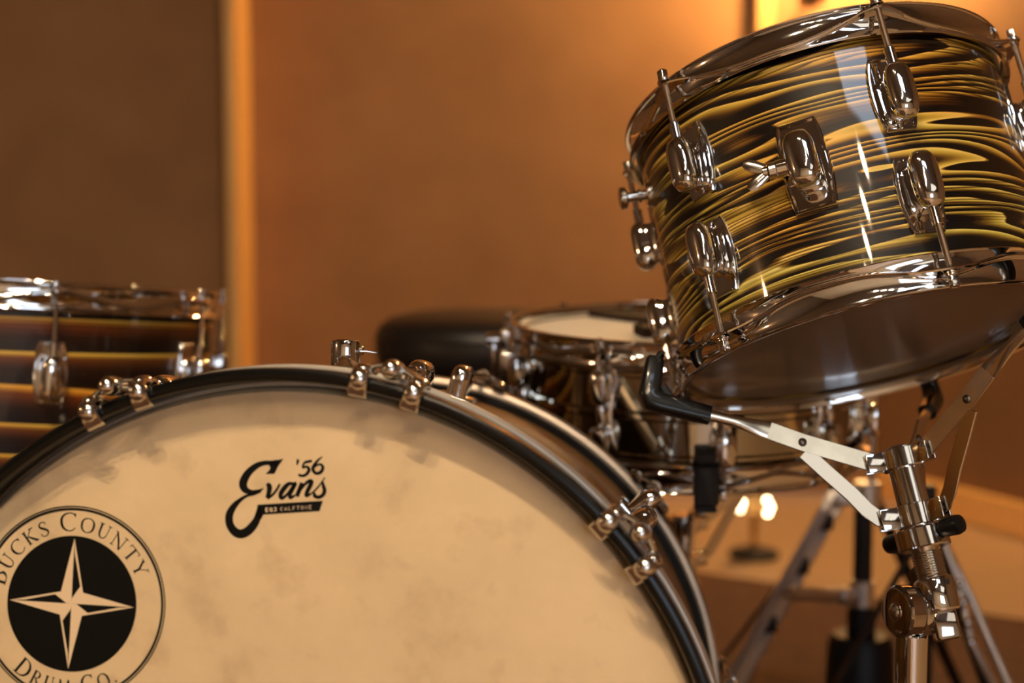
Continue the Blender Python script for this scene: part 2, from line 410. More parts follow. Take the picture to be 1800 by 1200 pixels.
# muffler knob
mb = MB(); z = .154
mb.cyl((.151, 0, z), (.156, 0, z), .010, 24, .001); mb.cyl((.156, 0, z), (.172, 0, z), .0042, 20, .0004)
mb.cyl((.160, 0, z), (.1625, 0, z), .006, 20, .0004)
kn = [(0, 0), (.0075, 0)] + [(.0095 if k % 2 else .0090, .001 + .004 * k / 9) for k in range(10)] + [(.0075, .006), (0, .0062)]
mb.revolve(kn, 32, Mx.Translation((.172, 0, z)) @ Mx.Rotation(PI / 2, 4, 'Y'))
mb.build('muffler_knob', M_chrome_soft, tom, 35, rot=(0, 0, R(-174)))

# ------------------------------------------------------------------ basket stands
def smooth_path(pts, n=5): return smooth_pts(pts, n)
def basket_head(root, phis, rs_hinge, arm, strut, scale=1, seed=0, vertical_pad=False):
    """frame of root: z up the basket axis, z = 0 at the hoop lip; arm / strut lists hold (r, s) with s measured down"""
    for phi in phis:
        M3 = Mx.Rotation(R(phi), 4, 'Z')
        def P(r, s, y=0): return (r, y, -s)
        a = MB()
        a.ribbon([P(*arm[0]), P(*arm[1]), P(*arm[2])], (0, 1, 0), .0022, .0145, b=.0004)
        # flat bar turning into a round tube
        secs = []
        p0, p1, p2 = V(P(*arm[2])), V(P(*arm[3])), V(P(*arm[4]))
        N = 9
        for k in range(N + 1):
            t = k / N; p = (p0 * (1 - t) ** 2 + p1 * 2 * t * (1 - t) + p2 * t * t); d = ((p1 - p0) * (1 - t) + (p2 - p1) * t).normalized()
            nrm = V((0, 1, 0)); up = d.cross(nrm).normalized(); f = sm(t * 1.6)
            hw = .0011 * (1 - f) + .0046 * f; hh = .00725 * (1 - f) + .0046 * f
            secs.append([p + nrm * math.cos(u) * hw + up * math.sin(u) * hh for u in [2 * PI * i / 20 for i in range(20)]])
        a.loft(secs)
        ao = a.build('basket_arm', M_nickel, root, 35, rot=(0, 0, R(phi)))
        for r_, s_ in (arm[1], (arm[0][0] + .001, arm[0][1] + .0003)):
            rv = MB()
            for sg in (-1, 1): rv.ell((r_, sg * .0013, -s_), V((.0035, .0022, .0035)), segs=20, rings=8)
            rv.build('rivet', M_rivet, ao, 40)
        g = MB()
        if vertical_pad:
            g.box(P(arm[5][0], (arm[5][1] + arm[6][1]) / 2), (.006, .0115, abs(arm[5][1] - arm[6][1]) / 2), bev=.004)
            g.box(P(arm[5][0] - .012, arm[5][1] - .006), (.012, .010, .006), bev=.003)
            g.box(P(arm[5][0] - .009, arm[6][1] + .004), (.010, .010, .003), bev=.002)
        else:
            q = [P(*arm[4]), P(arm[4][0] + .012, arm[4][1] - .004), P(*arm[5])]
            e = V(P(*arm[5])); st = V(P(*arm[4])); tp = V(P(*arm[6]))
            d1 = (e - st).normalized(); d2 = (tp - e).normalized()
            path = [st - d1 * .004, st + d1 * .010, e - d1 * .010, e - d1 * .003 + d2 * .0015, e + d2 * .005, e + d2 * .014, tp - d2 * .003, tp]
            wd = [.0150, .0155, .0165, .0175, .0165, .0155, .0130, .0100]; th = [.0145, .0150, .0160, .0185, .0175, .0165, .0150, .0120]
            g.ribbon(path, (0, 1, 0), wd, th, rnd=True)
            i_ = tp + V((-.007, 0, .0005)); g.ribbon([tp - d2 * .004, tp + V((-.004, 0, .0015)), i_], (0, 1, 0), .012, .005, b=.0015)
            g.ribbon([e - d1 * .020 + V((0, 0, .004)), e - d1 * .014 + V((0, 0, .014))], (0, 1, 0), .011, .007, b=.0015)
        g.build('rubber_grip', M_rubber if not vertical_pad else M_rubber2, ao, 40)
        st_ = MB()
        st_.ribbon([P(*q) for q in strut], (0, 1, 0), .0020, .0125, b=.0004)
        for i in (0,):
            pass
        so = st_.build('basket_strut', M_chrome_soft, root, 35, rot=(0, 0, R(phi)))
        rv = MB()
        for sg in (-1, 1): rv.ell(V(P(*strut[-1])) + V((0, sg * .0018, 0)), V((.0034, .0022, .0034)), segs=20, rings=8)
        rv.build('rivet', M_rivet, so, 40)
def collar(root, s0, s1, phis, rad, hr, name='collar'):
    mb = MB(); h = (s1 - s0)
    mb.revolve([(rad - .004, -s1), (rad - .0006, -s1), (rad, -s1 + .0006), (rad, -s0 - .0006), (rad - .0006, -s0), (rad - .004, -s0)], 40, loop=True)
    for phi in phis:
        M = Mx.Rotation(R(phi), 4, 'Z')
        for sg in (-1, 1):
            mb.box((rad + (hr - rad) / 2 + .001, sg * .0040, -(s0 + s1) / 2), ((hr - rad) / 2 + .0065, .0009, h / 2 - .0004), M, .0007)
        mb.cyl((hr, -.005, -(s0 + s1) / 2), (hr, .005, -(s0 + s1) / 2), .0018, 12, .0003, M)
    return mb.build(name, M_chrome, root, 35)

ts = thing('tom_stand', TF, 'chrome basket stand holding up the tilted tom, rubber grips and round tilter in front', 'drum stand')
PH = [-172, -54, 64]
ARM = [(.0225, .0868), (.076, .0610), (.100, .0475), (.122, .0370), (.148, .0265), (.1905, .0085), (.1775, -.0255)]
STR = [(.076, .0690), (.062, .0880), (.047, .1075), (.038, .1215), (.030, .1300), (.0225, .1320)]
basket_head(ts, PH, .022, ARM, STR)
collar(ts, .0790, .0945, PH, .0165, .0225)
collar(ts, .1235, .1405, PH, .0160, .0225)
MB().revolve([(0, -.0765), (.010, -.0765), (.0125, -.078), (.0125, -.150), (0, -.150)], 40).build('basket_post', M_chrome, ts, 35)
mb = MB(); mb.revolve([(0, -.1425), (.0195, -.1425), (.0205, -.1435), (.0205, -.1575), (.0195, -.1585), (0, -.1585)], 48)
nutp = mb.build('height_nut', M_chrome, ts, 35)
for ang in (-50, 122):
    h1 = MB(); M = Mx.Rotation(R(ang), 4, 'Z'); h1.cyl((.016, 0, -.1475), (.024, 0, -.1475), .0045, 16, .0005, M)
    h1.revolve([(0, 0), (.0055, 0), (.0068, .0015), (.0078, .014), (.0068, .0175), (.003, .0192), (0, .0195)], 28, M @ Mx.Translation((.020, 0, -.1475)) @ Mx.Rotation(PI / 2, 4, 'Y'))
    h1.build('lever_cap', M_rubber, nutp, 35)
MB().thread((0, 0, -.184), (0, 0, -.158), .0120, .0020, .0012, 40).build('threaded_rod', M_chrome_soft, ts, 20)
mb = MB(); mb.revolve([(0, -.181), (.0125, -.181), (.0140, -.182), (.0152, -.184), (.0152, -.2055), (.0140, -.2075), (0, -.2075)], 40)
brl = mb.build('barrel', M_chrome, ts, 35)
for ang, s_ in ((-62, .187), (-125, .196), (60, .19)):
    mb = MB(); mb.cyl((.0150, 0, -s_), (.01545, 0, -s_), .0022, 14, .0001, Mx.Rotation(R(ang), 4, 'Z')); mb.build('key_hole', M_rubber2, brl)
MB().box((0, 0, -.2175), (.0100, .0085, .0115), bev=.003).build('clevis', M_smoke, ts, 35)
# tilter: world-space pieces in the stand's frame
TI = TF.inverted()
piv = TF @ V((0, 0, -.2265)); piv = piv + V((-.0262, .013, .0165))
ax = V((-.93, -.37, .05)).normalized()
zq = ax.to_track_quat('Z', 'Y').to_matrix().to_4x4()
TM = TI @ Mx.Translation(piv + ax * -.004) @ zq
mb = MB(); mb.revolve([(0, .0170), (.0165, .0170), (.0185, .0160), (.0200, .0140), (.0200, .0030), (.0185, .0018), (0, .0018)], 56, TM)
tl = mb.build('tilter', M_smoke, ts, 35)
mb = MB(); mb.revolve([(0, .0215), (.003, .0210), (.0052, .0192), (.0062, .0180), (.0078, .0178), (.0078, .0168), (0, .0168)], 24, TM); mb.build('rivet', M_chrome_soft, tl, 30)
mb = MB(); mb.revolve([(0, .0014), (.0175, .0014), (.0190, .0004), (.0195, -.0015), (.0195, -.0125), (.0180, -.0140), (0, -.0140)], 40, TM)
mb.build('tilter_jaw', M_chrome, ts, 35)
mb = MB(); mb.box((.004, .018, -.011), (.0065, .0150, .0016), TM @ Mx.Rotation(R(40), 4, 'Z'), .0012)
for k in range(6): mb.cyl((-.003 + k * .0028, .030, -.0130), (-.003 + k * .0028, .033, -.0130), .0010, 8, .0002, TM @ Mx.Rotation(R(40), 4, 'Z'))
mb.build('ratchet_latch', M_rivet, ts, 35)
tb = piv + V((.002, .000, -.014))
def wz(p): return TI @ V(p)
mb = MB(); mb.cyl(wz(tb + V((0, 0, -.003))), wz(tb + V((0, 0, -.056))), .0128, 40, .001); mb.cyl(wz(tb + V((0, 0, -.050))), wz(tb + V((0, 0, -.0535))), .0136, 40, .0006)
mb.build('tilter_sleeve', M_chrome, ts, 35)
mb = MB(); mb.cyl(wz(tb + V((0, 0, -.05))), wz((tb.x, tb.y, .24)), .0095, 32, .001); mb.build('upper_tube', M_chrome, ts, 35)
mb = MB(); mb.cyl(wz((tb.x, tb.y, .27)), wz((tb.x, tb.y, .07)), .0127, 32, .001); mb.cyl(wz((tb.x, tb.y, .285)), wz((tb.x, tb.y, .255)), .0165, 32, .001); mb.build('lower_tube', M_chrome, ts, 35)
for k in range(3):
    a = R(10 + 120 * k); d = V((math.cos(a), math.sin(a), 0)); c = V((tb.x, tb.y, 0)); sd = V((-d.y, d.x, 0))
    mb = MB(); Rq = TI.to_3x3()
    mb.ribbon([wz(c + d * .014 + V((0, 0, .235))), wz(c + d * .08 + V((0, 0, .165))), wz(c + d * .225 + V((0, 0, .012)))], Rq @ sd, .016, .0025)
    mb.ribbon([wz(c + d * .014 + V((0, 0, .085))), wz(c + d * .085 + V((0, 0, .158)))], Rq @ sd, .012, .002)
    lg = mb.build('leg', M_chrome_soft, ts, 35)
    mb = MB(); mb.ell(wz(c + d * .228 + V((0, 0, .0115))), V((.014, .011, .0115))); mb.build('rubber_foot', M_rubber2, lg)

# ------------------------------------------------------------------ bass drum
bc = V((-.1527, .8662, .3412)); bn = V((-.11901, -.98542, .12155)).normalized()
be1 = V((0, 0, 1)).cross(bn).normalized(); be2 = bn.cross(be1)
BF = frame(bc, be1, be2, bn)              # origin: centre of the front hoop's face, z towards the viewer
bass = thing('bass_drum', BF, 'large bass drum with a cream front head, black hoop and printed compass star badge', 'drum')
Rb = .2795
def wood_hoop(z0, z1, ri, ro, m, b=.0025):
    mb = MB(); mb.revolve([(ri, z0 + b), (ri + b * .3, z0 + b * .3), (ri + b, z0), (ro - b, z0), (ro - b * .3, z0 + b * .3), (ro, z0 + b), (ro, z1 - b), (ro - b * .3, z1 - b * .3), (ro - b, z1), (ri + b, z1), (ri + b * .3, z1 - b * .3), (ri, z1 - b)], 300, loop=True)
    return mb.build('hoop', m, bass, 40)
MB().revolve([(Rb - .008, -.026), (Rb, -.026), (Rb, -.392), (Rb - .008, -.392)], 300, loop=True).build('shell', M_wrapC, bass, 40)
wood_hoop(-.036, 0, .2835, .2925, M_black, .003)
MB().revolve([(.2805, -.0365), (.2935, -.0365), (.2955, -.0385), (.2955, -.0420), (.2935, -.044), (.2805, -.043)], 300, loop=True).build('flesh_hoop', M_alu, bass, 40)
wood_hoop(-.418, -.400, .2815, .2935, M_beige, .0058)
MB().revolve([(.2805, -.384), (.2860, -.384), (.2860, -.391), (.2805, -.391)], 300, loop=True).build('flesh_hoop', M_black, bass, 40)
fh = MB().revolve([(0, -.0212), (.24, -.0212), (.2770, -.0216), (.2805, -.026), (.2815, -.042), (.2798, -.042), (.279, -.0275), (.276, -.0232), (.24, -.0226), (0, -.0226)], 220).build('front_head', M_calf, bass, 40)
MB().revolve([(0, -.396), (.276, -.396), (.2805, -.390), (.2805, -.388), (0, -.388)], 160).build('rear_head', M_darkhead, bass, 40)
BL = [4 + 36 * k for k in range(10)]
lugf = MB(); lugr = MB()
def blug(z, flip):
    mb = MB(); M = LM(Rb, z, flip); plate(mb, M, .028, .0150, .0120, .0030, bend=Rb)
    dome(mb, M, -.003, 1.0, .0300, .0200, .0088, False); mb.cyl((0, .012, .0215), (0, .034, .0215), .0042, 20, .0005, M)
    mb.revolve([(.0125, 0), (.0165, .001), (.0165, .0028), (.0125, .004)], 30, M @ Mx.Translation((0, 0, .0015)))
    return mb
def claw(z, s):
    """z = face of the hoop, s = +1 front, -1 rear"""
    mb = MB()
    for sg in (-1, 1):
        M = Mx.Rotation(sg * .0180 / .2925, 4, 'Z')
        def q(r, d): return (r, 0, z - s * d)
        mb.ribbon([q(.2795, .0012), q(.2812, -.0018), q(.2845, -.0034), q(.2885, -.0040), q(.2925, -.0036), q(.2955, -.0012), q(.2968, .003), q(.2972, .012), q(.2968, .022), q(.295, .024)], (0, 1, 0), [.0120, .0120, .0120, .0115, .0115, .0115, .012, .0125, .012, .010], [.0012, .0024, .0030, .0034, .0036, .0036, .0034, .003, .0026, .002], M, .0009)
        mb.ell(q(.2905, -.0030), V((.0072, .0066, .0056)), M, 20, 12); mb.ell(q(.2975, .010), V((.0042, .0066, .0105)), M, 20, 12)
    B_ = []
    for k in range(9):
        t = -1 + k / 4; a = t * .0185 / .2925; rr = .2975 + .0055 * (1 - t * t)
        B_.append((rr * math.cos(a), rr * math.sin(a), z - s * .012))
    mb.ribbon(B_, (0, 0, 1), .013, .003, b=.0008)
    mb.cyl((.3005, 0, z - s * .006), (.3005, 0, z - s * .019), .0062, 20, .0008)
    return mb
def brod(z, s, z1):
    mb = MB(); rr = .3010
    mb.thread((rr, 0, z - s * .012), (rr, 0, z1), .003)
    mb.cyl((rr, 0, z - s * .006), (rr, 0, z - s * .0035), .0070, 20, .0006)
    mb.revolve([(0, -.0035), (.0055, -.003), (.0063, -.0005), (.0062, .006), (.0052, .0095), (.003, .0113), (0, .0118)], 20, Mx.Translation((rr, 0, z - s * .0035)) @ (Mx() if s > 0 else Mx.Rotation(PI, 4, 'X')))
    return mb
protos = [(blug(-.100, False), 'lug', M_chrome), (blug(-.300, True), 'lug', M_chrome), (claw(0, 1), 'claw', M_chrome_soft), (claw(-.418, -1), 'claw', M_chrome_soft),
          (brod(0, 1, -.068), 'tension_rod', M_chrome_soft), (brod(-.418, -1, -.332), 'tension_rod', M_chrome_soft)]
for mb, nm, m in protos:
    o = mb.build(nm, m, bass, 35, rot=(0, 0, R(BL[0])))
    for a in BL[1:]: dup(o, bass, R(a))
# post receiver on top of the shell
mb = MB(); M = LM(Rb, -.180)
mb.revolve([(0, 0), (.0170, 0), (.0170, .002), (.0150, .0035), (.0095, .0040), (.0070, .006), (.0068, .0155), (.0105, .0160), (.0112, .0168), (.0114, .0172), (.0114, .0345), (.0108, .0362), (.0090, .0375), (0, .0385)], 48, M)
pr = mb.build('post_receiver', M_chrome, bass, 30, rot=(0, 0, R(90)))
mb = MB(); mb.cyl((-.010, 0, .029), (-.0135, 0, .029), .0035, 12, .0004, M)
mb.ribbon([(-.0125, .0012, .0285), (-.017, .001, .0285), (-.024, 0, .0275)], (0, 1, 0), [.011, .009, .005], .0012, M, .0003)
mb.build('wing_screw', M_chrome_soft, pr, rot=(0, 0, 0))
# spurs and rear rubber feet
BI = BF.inverted()
for sg in (-1, 1):
    base = V((Rb * math.cos(R(90 - sg * 98)), Rb * math.sin(R(90 - sg * 98)), -.11))
    mb = MB(); Mr = Mx.Rotation(R(90 - sg * 98), 4, 'Z') @ LM(Rb, -.11)
    mb.box((0, 0, .004), (.016, .026, .004), Mr, .002); mb.cyl((0, 0, .006), (0, 0, .022), .011, 24, .002, Mr)
    br_ = mb.build('spur_bracket', M_chrome, bass, 35)
    p0 = BF @ (Mr @ V((0, 0, .020))); p1 = V((p0.x + sg * .075, p0.y - .10, .010))
    mb = MB(); mb.cyl(BI @ p0, BI @ p1, .0055, 20, .001); sp = mb.build('spur', M_chrome, bass, 35)
    mb = MB(); mb.ell(BI @ p1, V((.010, .010, .010))); mb.build('rubber_foot', M_rubber2, sp)

# ---- prints on the front head
Z = -.0211
FT = {  # strokes in a unit box, thick / thin serif capitals: (x, y, w)
 'B': [[(.12, 0, .13), (.12, 1, .13)], [(0, .985, .03), (.12, .985, .04), (.3, .985, .04), (.46, .93, .07), (.54, .76, .12), (.46, .60, .07), (.3, .545, .04), (.12, .54, .04)], [(.3, .54, .04), (.5, .49, .07), (.62, .29, .13), (.5, .08, .07), (.3, .02, .04), (0, .02, .04)]],
 'U': [[(.12, 1, .13), (.12, .35, .13), (.2, .1, .1), (.38, .0, .06), (.56, .1, .06), (.64, .35, .05), (.64, 1, .05)], [(-.02, .98, .04), (.26, .98, .04)], [(.52, .98, .04), (.76, .98, .04)]],
 'C': [[(.78, .80, .02), (.74, .9, .06), (.6, .985, .05), (.46, 1., .05), (.26, .93, .08), (.10, .74, .12), (.06, .5, .14), (.10, .26, .12), (.26, .07, .08), (.46, 0, .05), (.62, .03, .05), (.80, .17, .03)], [(.775, .99, .03), (.775, .77, .05)]],
 'K': [[(.12, 0, .13), (.12, 1, .13)], [(.16, .48, .03), (.40, .74, .05), (.62, .985, .05)], [(.26, .58, .05), (.46, .30, .12), (.74, .0, .13)], [(0, .02, .04), (.25, .02, .04)], [(0, .98, .04), (.25, .98, .04)], [(.48, .98, .04), (.76, .98, .04)], [(.60, .02, .04), (.84, .02, .04)]],
 'S': [[(.50, .78, .02), (.48, .92, .06), (.32, 1., .05), (.14, .93, .08), (.09, .77, .11), (.18, .62, .13), (.38, .47, .14), (.52, .32, .13), (.54, .18, .1), (.42, .03, .07), (.24, 0, .05), (.08, .08, .05), (.04, .26, .03)]],
 'O': [[(.46, 1., .05), (.24, .93, .08), (.09, .74, .12), (.06, .5, .14), (.09, .26, .12), (.24, .07, .08), (.46, 0, .05), (.68, .07, .08), (.83, .26, .12), (.86, .5, .14), (.83, .74, .12), (.68, .93, .08), (.46, 1., .05)]],
 'N': [[(.12, 0, .05), (.12, 1, .05)], [(.06, 1, .10), (.42, .5, .13), (.78, 0, .10)], [(.78, 0, .05), (.78, 1, .05)], [(0, .02, .04), (.26, .02, .04)], [(.64, .98, .04), (.92, .98, .04)], [(-.04, .98, .04), (.14, .98, .04)]],
 'T': [[(.38, 0, .13), (.38, 1, .13)], [(.0, .97, .05), (.76, .97, .05)], [(.02, 1., .04), (.0, .78, .02)], [(.74, 1., .04), (.76, .78, .02)], [(.24, .02, .04), (.52, .02, .04)]],
 'Y': [[(.40, 0, .13), (.40, .45, .13)], [(.06, 1, .13), (.40, .42, .13)], [(.72, 1, .05), (.42, .42, .05)], [(-.06, .98, .04), (.2, .98, .04)], [(.6, .98, .04), (.84, .98, .04)], [(.26, .02, .04), (.54, .02, .04)]],
 'D': [[(.12, 0, .13), (.12, 1, .13)], [(0, .98, .04), (.35, .98, .05), (.62, .88, .09), (.78, .66, .13), (.80, .5, .14), (.78, .34, .13), (.62, .12, .09), (.35, .02, .05), (0, .02, .04)]],
 'R': [[(.12, 0, .13), (.12, 1, .13)], [(0, .98, .04), (.3, .98, .04), (.48, .92, .08), (.56, .75, .13), (.48, .58, .08), (.3, .51, .04), (.12, .51, .04)], [(.32, .5, .07), (.50, .25, .12), (.72, 0, .13)], [(0, .02, .04), (.25, .02, .04)], [(.6, .02, .04), (.82, .02, .04)]],
 'M': [[(.10, 0, .05), (.14, 1, .05)], [(.12, 1, .12), (.48, .02, .11)], [(.48, .02, .04), (.84, 1, .05)], [(.84, 1, .13), (.88, 0, .13)], [(-.02, .02, .04), (.22, .02, .04)], [(.76, .02, .04), (1.0, .02, .04)]],
 '.': [[(.08, 0, .13), (.08, .12, .13)]],
}
ADV = {'B': .72, 'U': .86, 'C': .90, 'K': .86, 'S': .66, 'O': .98, 'N': .98, 'T': .84, 'Y': .82, 'D': .94, 'R': .82, 'M': 1.08, '.': .3, ' ': .34}
def arc_text(mb, text, cx, cy, rad, h, ang0, top=True, z=Z):
    # text: list of (char, scale)
    a = ang0
    for ch, s_ in text:
        adv = ADV[ch] * h * s_ + .00225
        if ch != ' ':
            for st in FT[ch]:
                pts = smooth_pts(st, 4) if len(st) > 3 else st
                q = []
                for x, y, w_ in pts:
                    X = x * h * s_; Y = y * h * s_
                    if top: t = a - X / rad; r_ = rad + Y
                    else: t = a + X / rad; r_ = rad - Y
                    q.append((cx + r_ * math.cos(t), cy + r_ * math.sin(t), max(w_ * 1.1, .056) * h * s_))
                stroke(mb, q, z)
        a += -adv / rad if top else adv / rad
    return a
cx, cy = -.1437, .1352
def annulus(mb, r0, r1, z, n=120):
    a = mb.ring([(cx + r0 * math.cos(2 * PI * k / n), cy + r0 * math.sin(2 * PI * k / n), z) for k in range(n)])
    b = mb.ring([(cx + r1 * math.cos(2 * PI * k / n), cy + r1 * math.sin(2 * PI * k / n), z) for k in range(n)])
    mb.strip(a, b)
badge = MB()
annulus(badge, .0636, .0644, Z + .0001); annulus(badge, .0614, .0630, Z + .0001)
k = badge.ring([(cx + .0446 * math.cos(2 * PI * i / 120), cy + .0446 * math.sin(2 * PI * i / 120), Z + .0001) for i in range(120)]); badge.f.append(tuple(k))
t1 = [(c, 1.0 if i in (0, 6) else .80) for i, c in enumerate('BUCKS COUNTY')]
arc_text(badge, t1, cx, cy, .0478, .0118, R(167), True)
t2 = [(c, 1.0 if i in (0, 5) else .80) for i, c in enumerate('DRUM CO.')]
arc_text(badge, t2, cx, cy, .0596, .0118, R(229), False)
bo = badge.build('star_badge_print', M_print, fh, 180)
star = MB(); zz = Z + .0002
def sp(r, a): return (cx + r * math.cos(R(a)), cy + r * math.sin(R(a)), zz)
rot = -1.5
ii = .0108; oo = .0430
for k in range(4):
    a = 90 * k + rot + 90
    L0 = a + 45; R0 = a - 45
    # light half (counter-clockwise side) solid, dark half keeps only a thin light outline
    q = star.ring([sp(oo, a), sp(ii, L0), sp(0, 0)]); star.f.append(tuple(q))
    tip = V(sp(oo, a)); inn = V(sp(ii, R0)); ce = V(sp(0, 0)); g = (tip + inn + ce) / 3
    t2_ = tip * .74 + ce * .16 + inn * .10; i2 = inn * .72 + ce * .14 + tip * .14; i3 = inn * .70 + ce * .30
    c2 = ce * .90 + inn * .02 + tip * .08
    t3 = ce * .26 + tip * .74
    q = star.ring([tip, inn, i2, t2_]); star.f.append(tuple(q))
    q = star.ring([inn, ce, c2, i2]); star.f.append(tuple(q))
star.build('star_print', M_printtone, fh, 180)
# maker's script: traced on a 1482 x 1200 grid
def G(u, v): 
    l = plane_local(380 + u * 210 / 1482., 790 + v * 210 / 1482., BF, Z); return l.x, l.y
GS = 210 / 1482. / 2500 * .905
ev = MB()
for st in [
  [(755, 160, 75), (690, 165, 60), (600, 165, 58), (500, 200, 75), (405, 280, 92), (348, 370, 105), (335, 440, 105), (365, 498, 85), (430, 525, 58), (500, 522, 52), (555, 500, 30), (588, 476, 6)],
  [(555, 520, 20), (470, 548, 36), (380, 572, 34), (300, 622, 50), (225, 695, 78), (172, 785, 98), (160, 870, 102), (180, 950, 104), (235, 1020, 110), (305, 1045, 114), (385, 1015, 114), (455, 945, 108), (505, 865, 92), (530, 780, 80), (540, 715, 60)],
  [(622, 445, 20), (650, 440, 52), (662, 480, 56), (650, 545, 48), (635, 600, 46)], [(635, 605, 30), (700, 560, 26), (755, 490, 26), (790, 425, 22)],
  [(975, 425, 26), (900, 425, 40), (835, 490, 52), (798, 560, 46), (815, 600, 40), (870, 565, 28), (930, 490, 30), (985, 415, 40), (945, 490, 46), (915, 555, 42), (925, 595, 36), (985, 560, 18)],
  [(1065, 410, 40), (1035, 490, 46), (1000, 580, 44)], [(1010, 560, 24), (1075, 460, 26), (1135, 400, 34), (1180, 395, 48), (1165, 450, 46), (1130, 520, 44), (1120, 570, 38), (1180, 545, 18)],
  [(1180, 545, 16), (1260, 470, 18), (1350, 345, 12)], [(1318, 395, 22), (1330, 450, 36), (1345, 505, 42), (1325, 560, 40), (1270, 590, 38), (1220, 570, 36), (1222, 530, 22)],
  [(1015, 120, 28), (1010, 160, 24), (1000, 190, 10)],
  [(1190, 138, 26), (1135, 150, 28), (1095, 158, 24)], [(1095, 158, 22), (1075, 220, 22), (1125, 212, 26), (1152, 250, 36), (1120, 305, 32), (1065, 325, 28), (1020, 308, 26)],
  [(1318, 88, 10), (1265, 130, 24), (1215, 195, 34), (1200, 245, 36), (1235, 292, 32), (1295, 280, 36), (1325, 225, 34), (1300, 185, 26), (1255, 190, 20), (1215, 225, 14)]]:
    pts = smooth_pts(st, 6) if len(st) > 2 else st
    kk = 1.0 if max(q_[2] for q_ in st) > 60 else 1.22
    stroke(ev, [(*G(u, v), w_ * GS * kk) for u, v, w_ in pts], Z)
for poly in ([(835, 112), (770, 205), (722, 300), (612, 303), (640, 275), (672, 235), (660, 190), (700, 140)], [(512, 683), (1325, 633), (1282, 762), (585, 805), (560, 860), (505, 840)]):
    q = ev.ring([(*G(u, v), Z + .0001) for u, v in poly]); ev.f.append(tuple(q))
evo = ev.build('script_logo_print', M_print, fh, 180)
sm_ = MB()
SF = {'E': [[(.1, 0), (.1, 1)], [(.1, 1), (.6, 1)], [(.1, .5), (.5, .5)], [(.1, 0), (.6, 0)]], 'Q': [[(.35, 1), (.1, .75), (.1, .25), (.35, 0), (.6, .25), (.6, .75), (.35, 1)], [(.4, .25), (.7, -.05)]],
      '3': [[(.1, .9), (.35, 1), (.6, .8), (.4, .53), (.62, .25), (.35, 0), (.1, .1)]], 'C': [[(.6, .85), (.35, 1), (.1, .7), (.1, .3), (.35, 0), (.6, .15)]], 'A': [[(.05, 0), (.35, 1), (.65, 0)], [(.15, .35), (.55, .35)]],
      'L': [[(.1, 1), (.1, 0), (.6, 0)]], 'F': [[(.1, 0), (.1, 1), (.6, 1)], [(.1, .5), (.5, .5)]], 'T': [[(.35, 0), (.35, 1)], [(.05, 1), (.65, 1)]], 'O': [[(.35, 1), (.1, .75), (.1, .25), (.35, 0), (.6, .25), (.6, .75), (.35, 1)]], 'N': [[(.1, 0), (.1, 1), (.6, 0), (.6, 1)]]}
u0 = 612
for i, ch in enumerate('EQ3 CALFTONE'):
    if ch != ' ':
        for st in SF[ch]:
            q = []
            for x, y in st:
                u = u0 + x * 52; v = 768 - (u0 - 612) * .062 - y * 44; q.append((*G(u, v), (13 if i < 3 else 7) * GS))
            stroke(sm_, q, Z, .0002)
    u0 += 51 if ch != ' ' else 30
sm_.build('small_lettering', M_printtone, evo, 180)

# ------------------------------------------------------------------ floor tom
def tilt_frame(c, n, xdir=V((1, 0, 0))):
    n = n.normalized(); e1 = (xdir - n * xdir.dot(n)).normalized(); return frame(c, e1, n.cross(e1), n)
fn = V((.056, .062, 1)).normalized()
ftop = at(40, 494, 1.53)
FF = tilt_frame(ftop - fn * (.394 + .013), fn)
ft = thing('floor_tom', FF, 'dark brown floor tom with thin yellow stripes, behind the bass drum at left', 'drum')
build_drum(ft, .2032, .394, [-63 + 45 * k for k in range(8)], M_wrapB, M_head_white, M_head_white, lz=.072)
FI = FF.inverted()
for k in range(3):
    a = R(-30 + 120 * k); p = FF @ V((.222 * math.cos(a), .222 * math.sin(a), .10))
    mb = MB(); M = Mx.Rotation(a, 4, 'Z') @ LM(.2032, .10); mb.box((0, 0, .007), (.014, .024, .0075), M, .003); b_ = mb.build('leg_bracket', M_chrome, ft, 35)
    mb = MB(); mb.cyl(FI @ V((p.x, p.y, p.z + .10)), FI @ V((p.x, p.y, .02)), .005, 20, .001); lg = mb.build('leg', M_chrome, ft, 35)
    mb = MB(); mb.cyl(FI @ V((p.x, p.y, .03)), FI @ V((p.x, p.y, .0)), .011, 20, .003); mb.build('rubber_foot', M_rubber2, lg)

# ------------------------------------------------------------------ snare drum
sn = V((0.0, -.048, 1)).normalized()
stop = at(1207, 562, 1.50)
SH = .118
SF_ = tilt_frame(stop - sn * (SH + .013), sn)
snare = thing('snare_drum', SF_, 'chrome snare drum with a white head, between the bass drum and the tilted tom', 'drum')
Rq = .1778
def dlug():
    mb = MB(); M = LM(Rq, SH / 2)
    out = []
    for u, wd in ((-.050, .008), (-.046, .0115), (-.034, .0135), (-.018, .010), (0, .0075), (.018, .010), (.034, .0135), (.046, .0115), (.050, .008)): out.append((wd, u))
    poly = out + [(-x, y) for x, y in reversed(out)]
    mb.loft([[(x, y, -.001) for x, y in poly], [(x, y, .004) for x, y in poly], [(x * .8, y * .96, .0055) for x, y in poly]], True, M)
    for cy_ in (.027, -.027):
        mb.loft([super_sec(.0105 * a, .0180 * b_, z, cy_, 2.6) for a, b_, z in ((.8, .8, .004), (.9, .92, .010), (1, 1, .016), (.9, .93, .020), (.55, .7, .0225), (.1, .2, .0232))], True, M)
    mb.ell((0, 0, .008), V((.006, .016, .007)), M)
    return mb
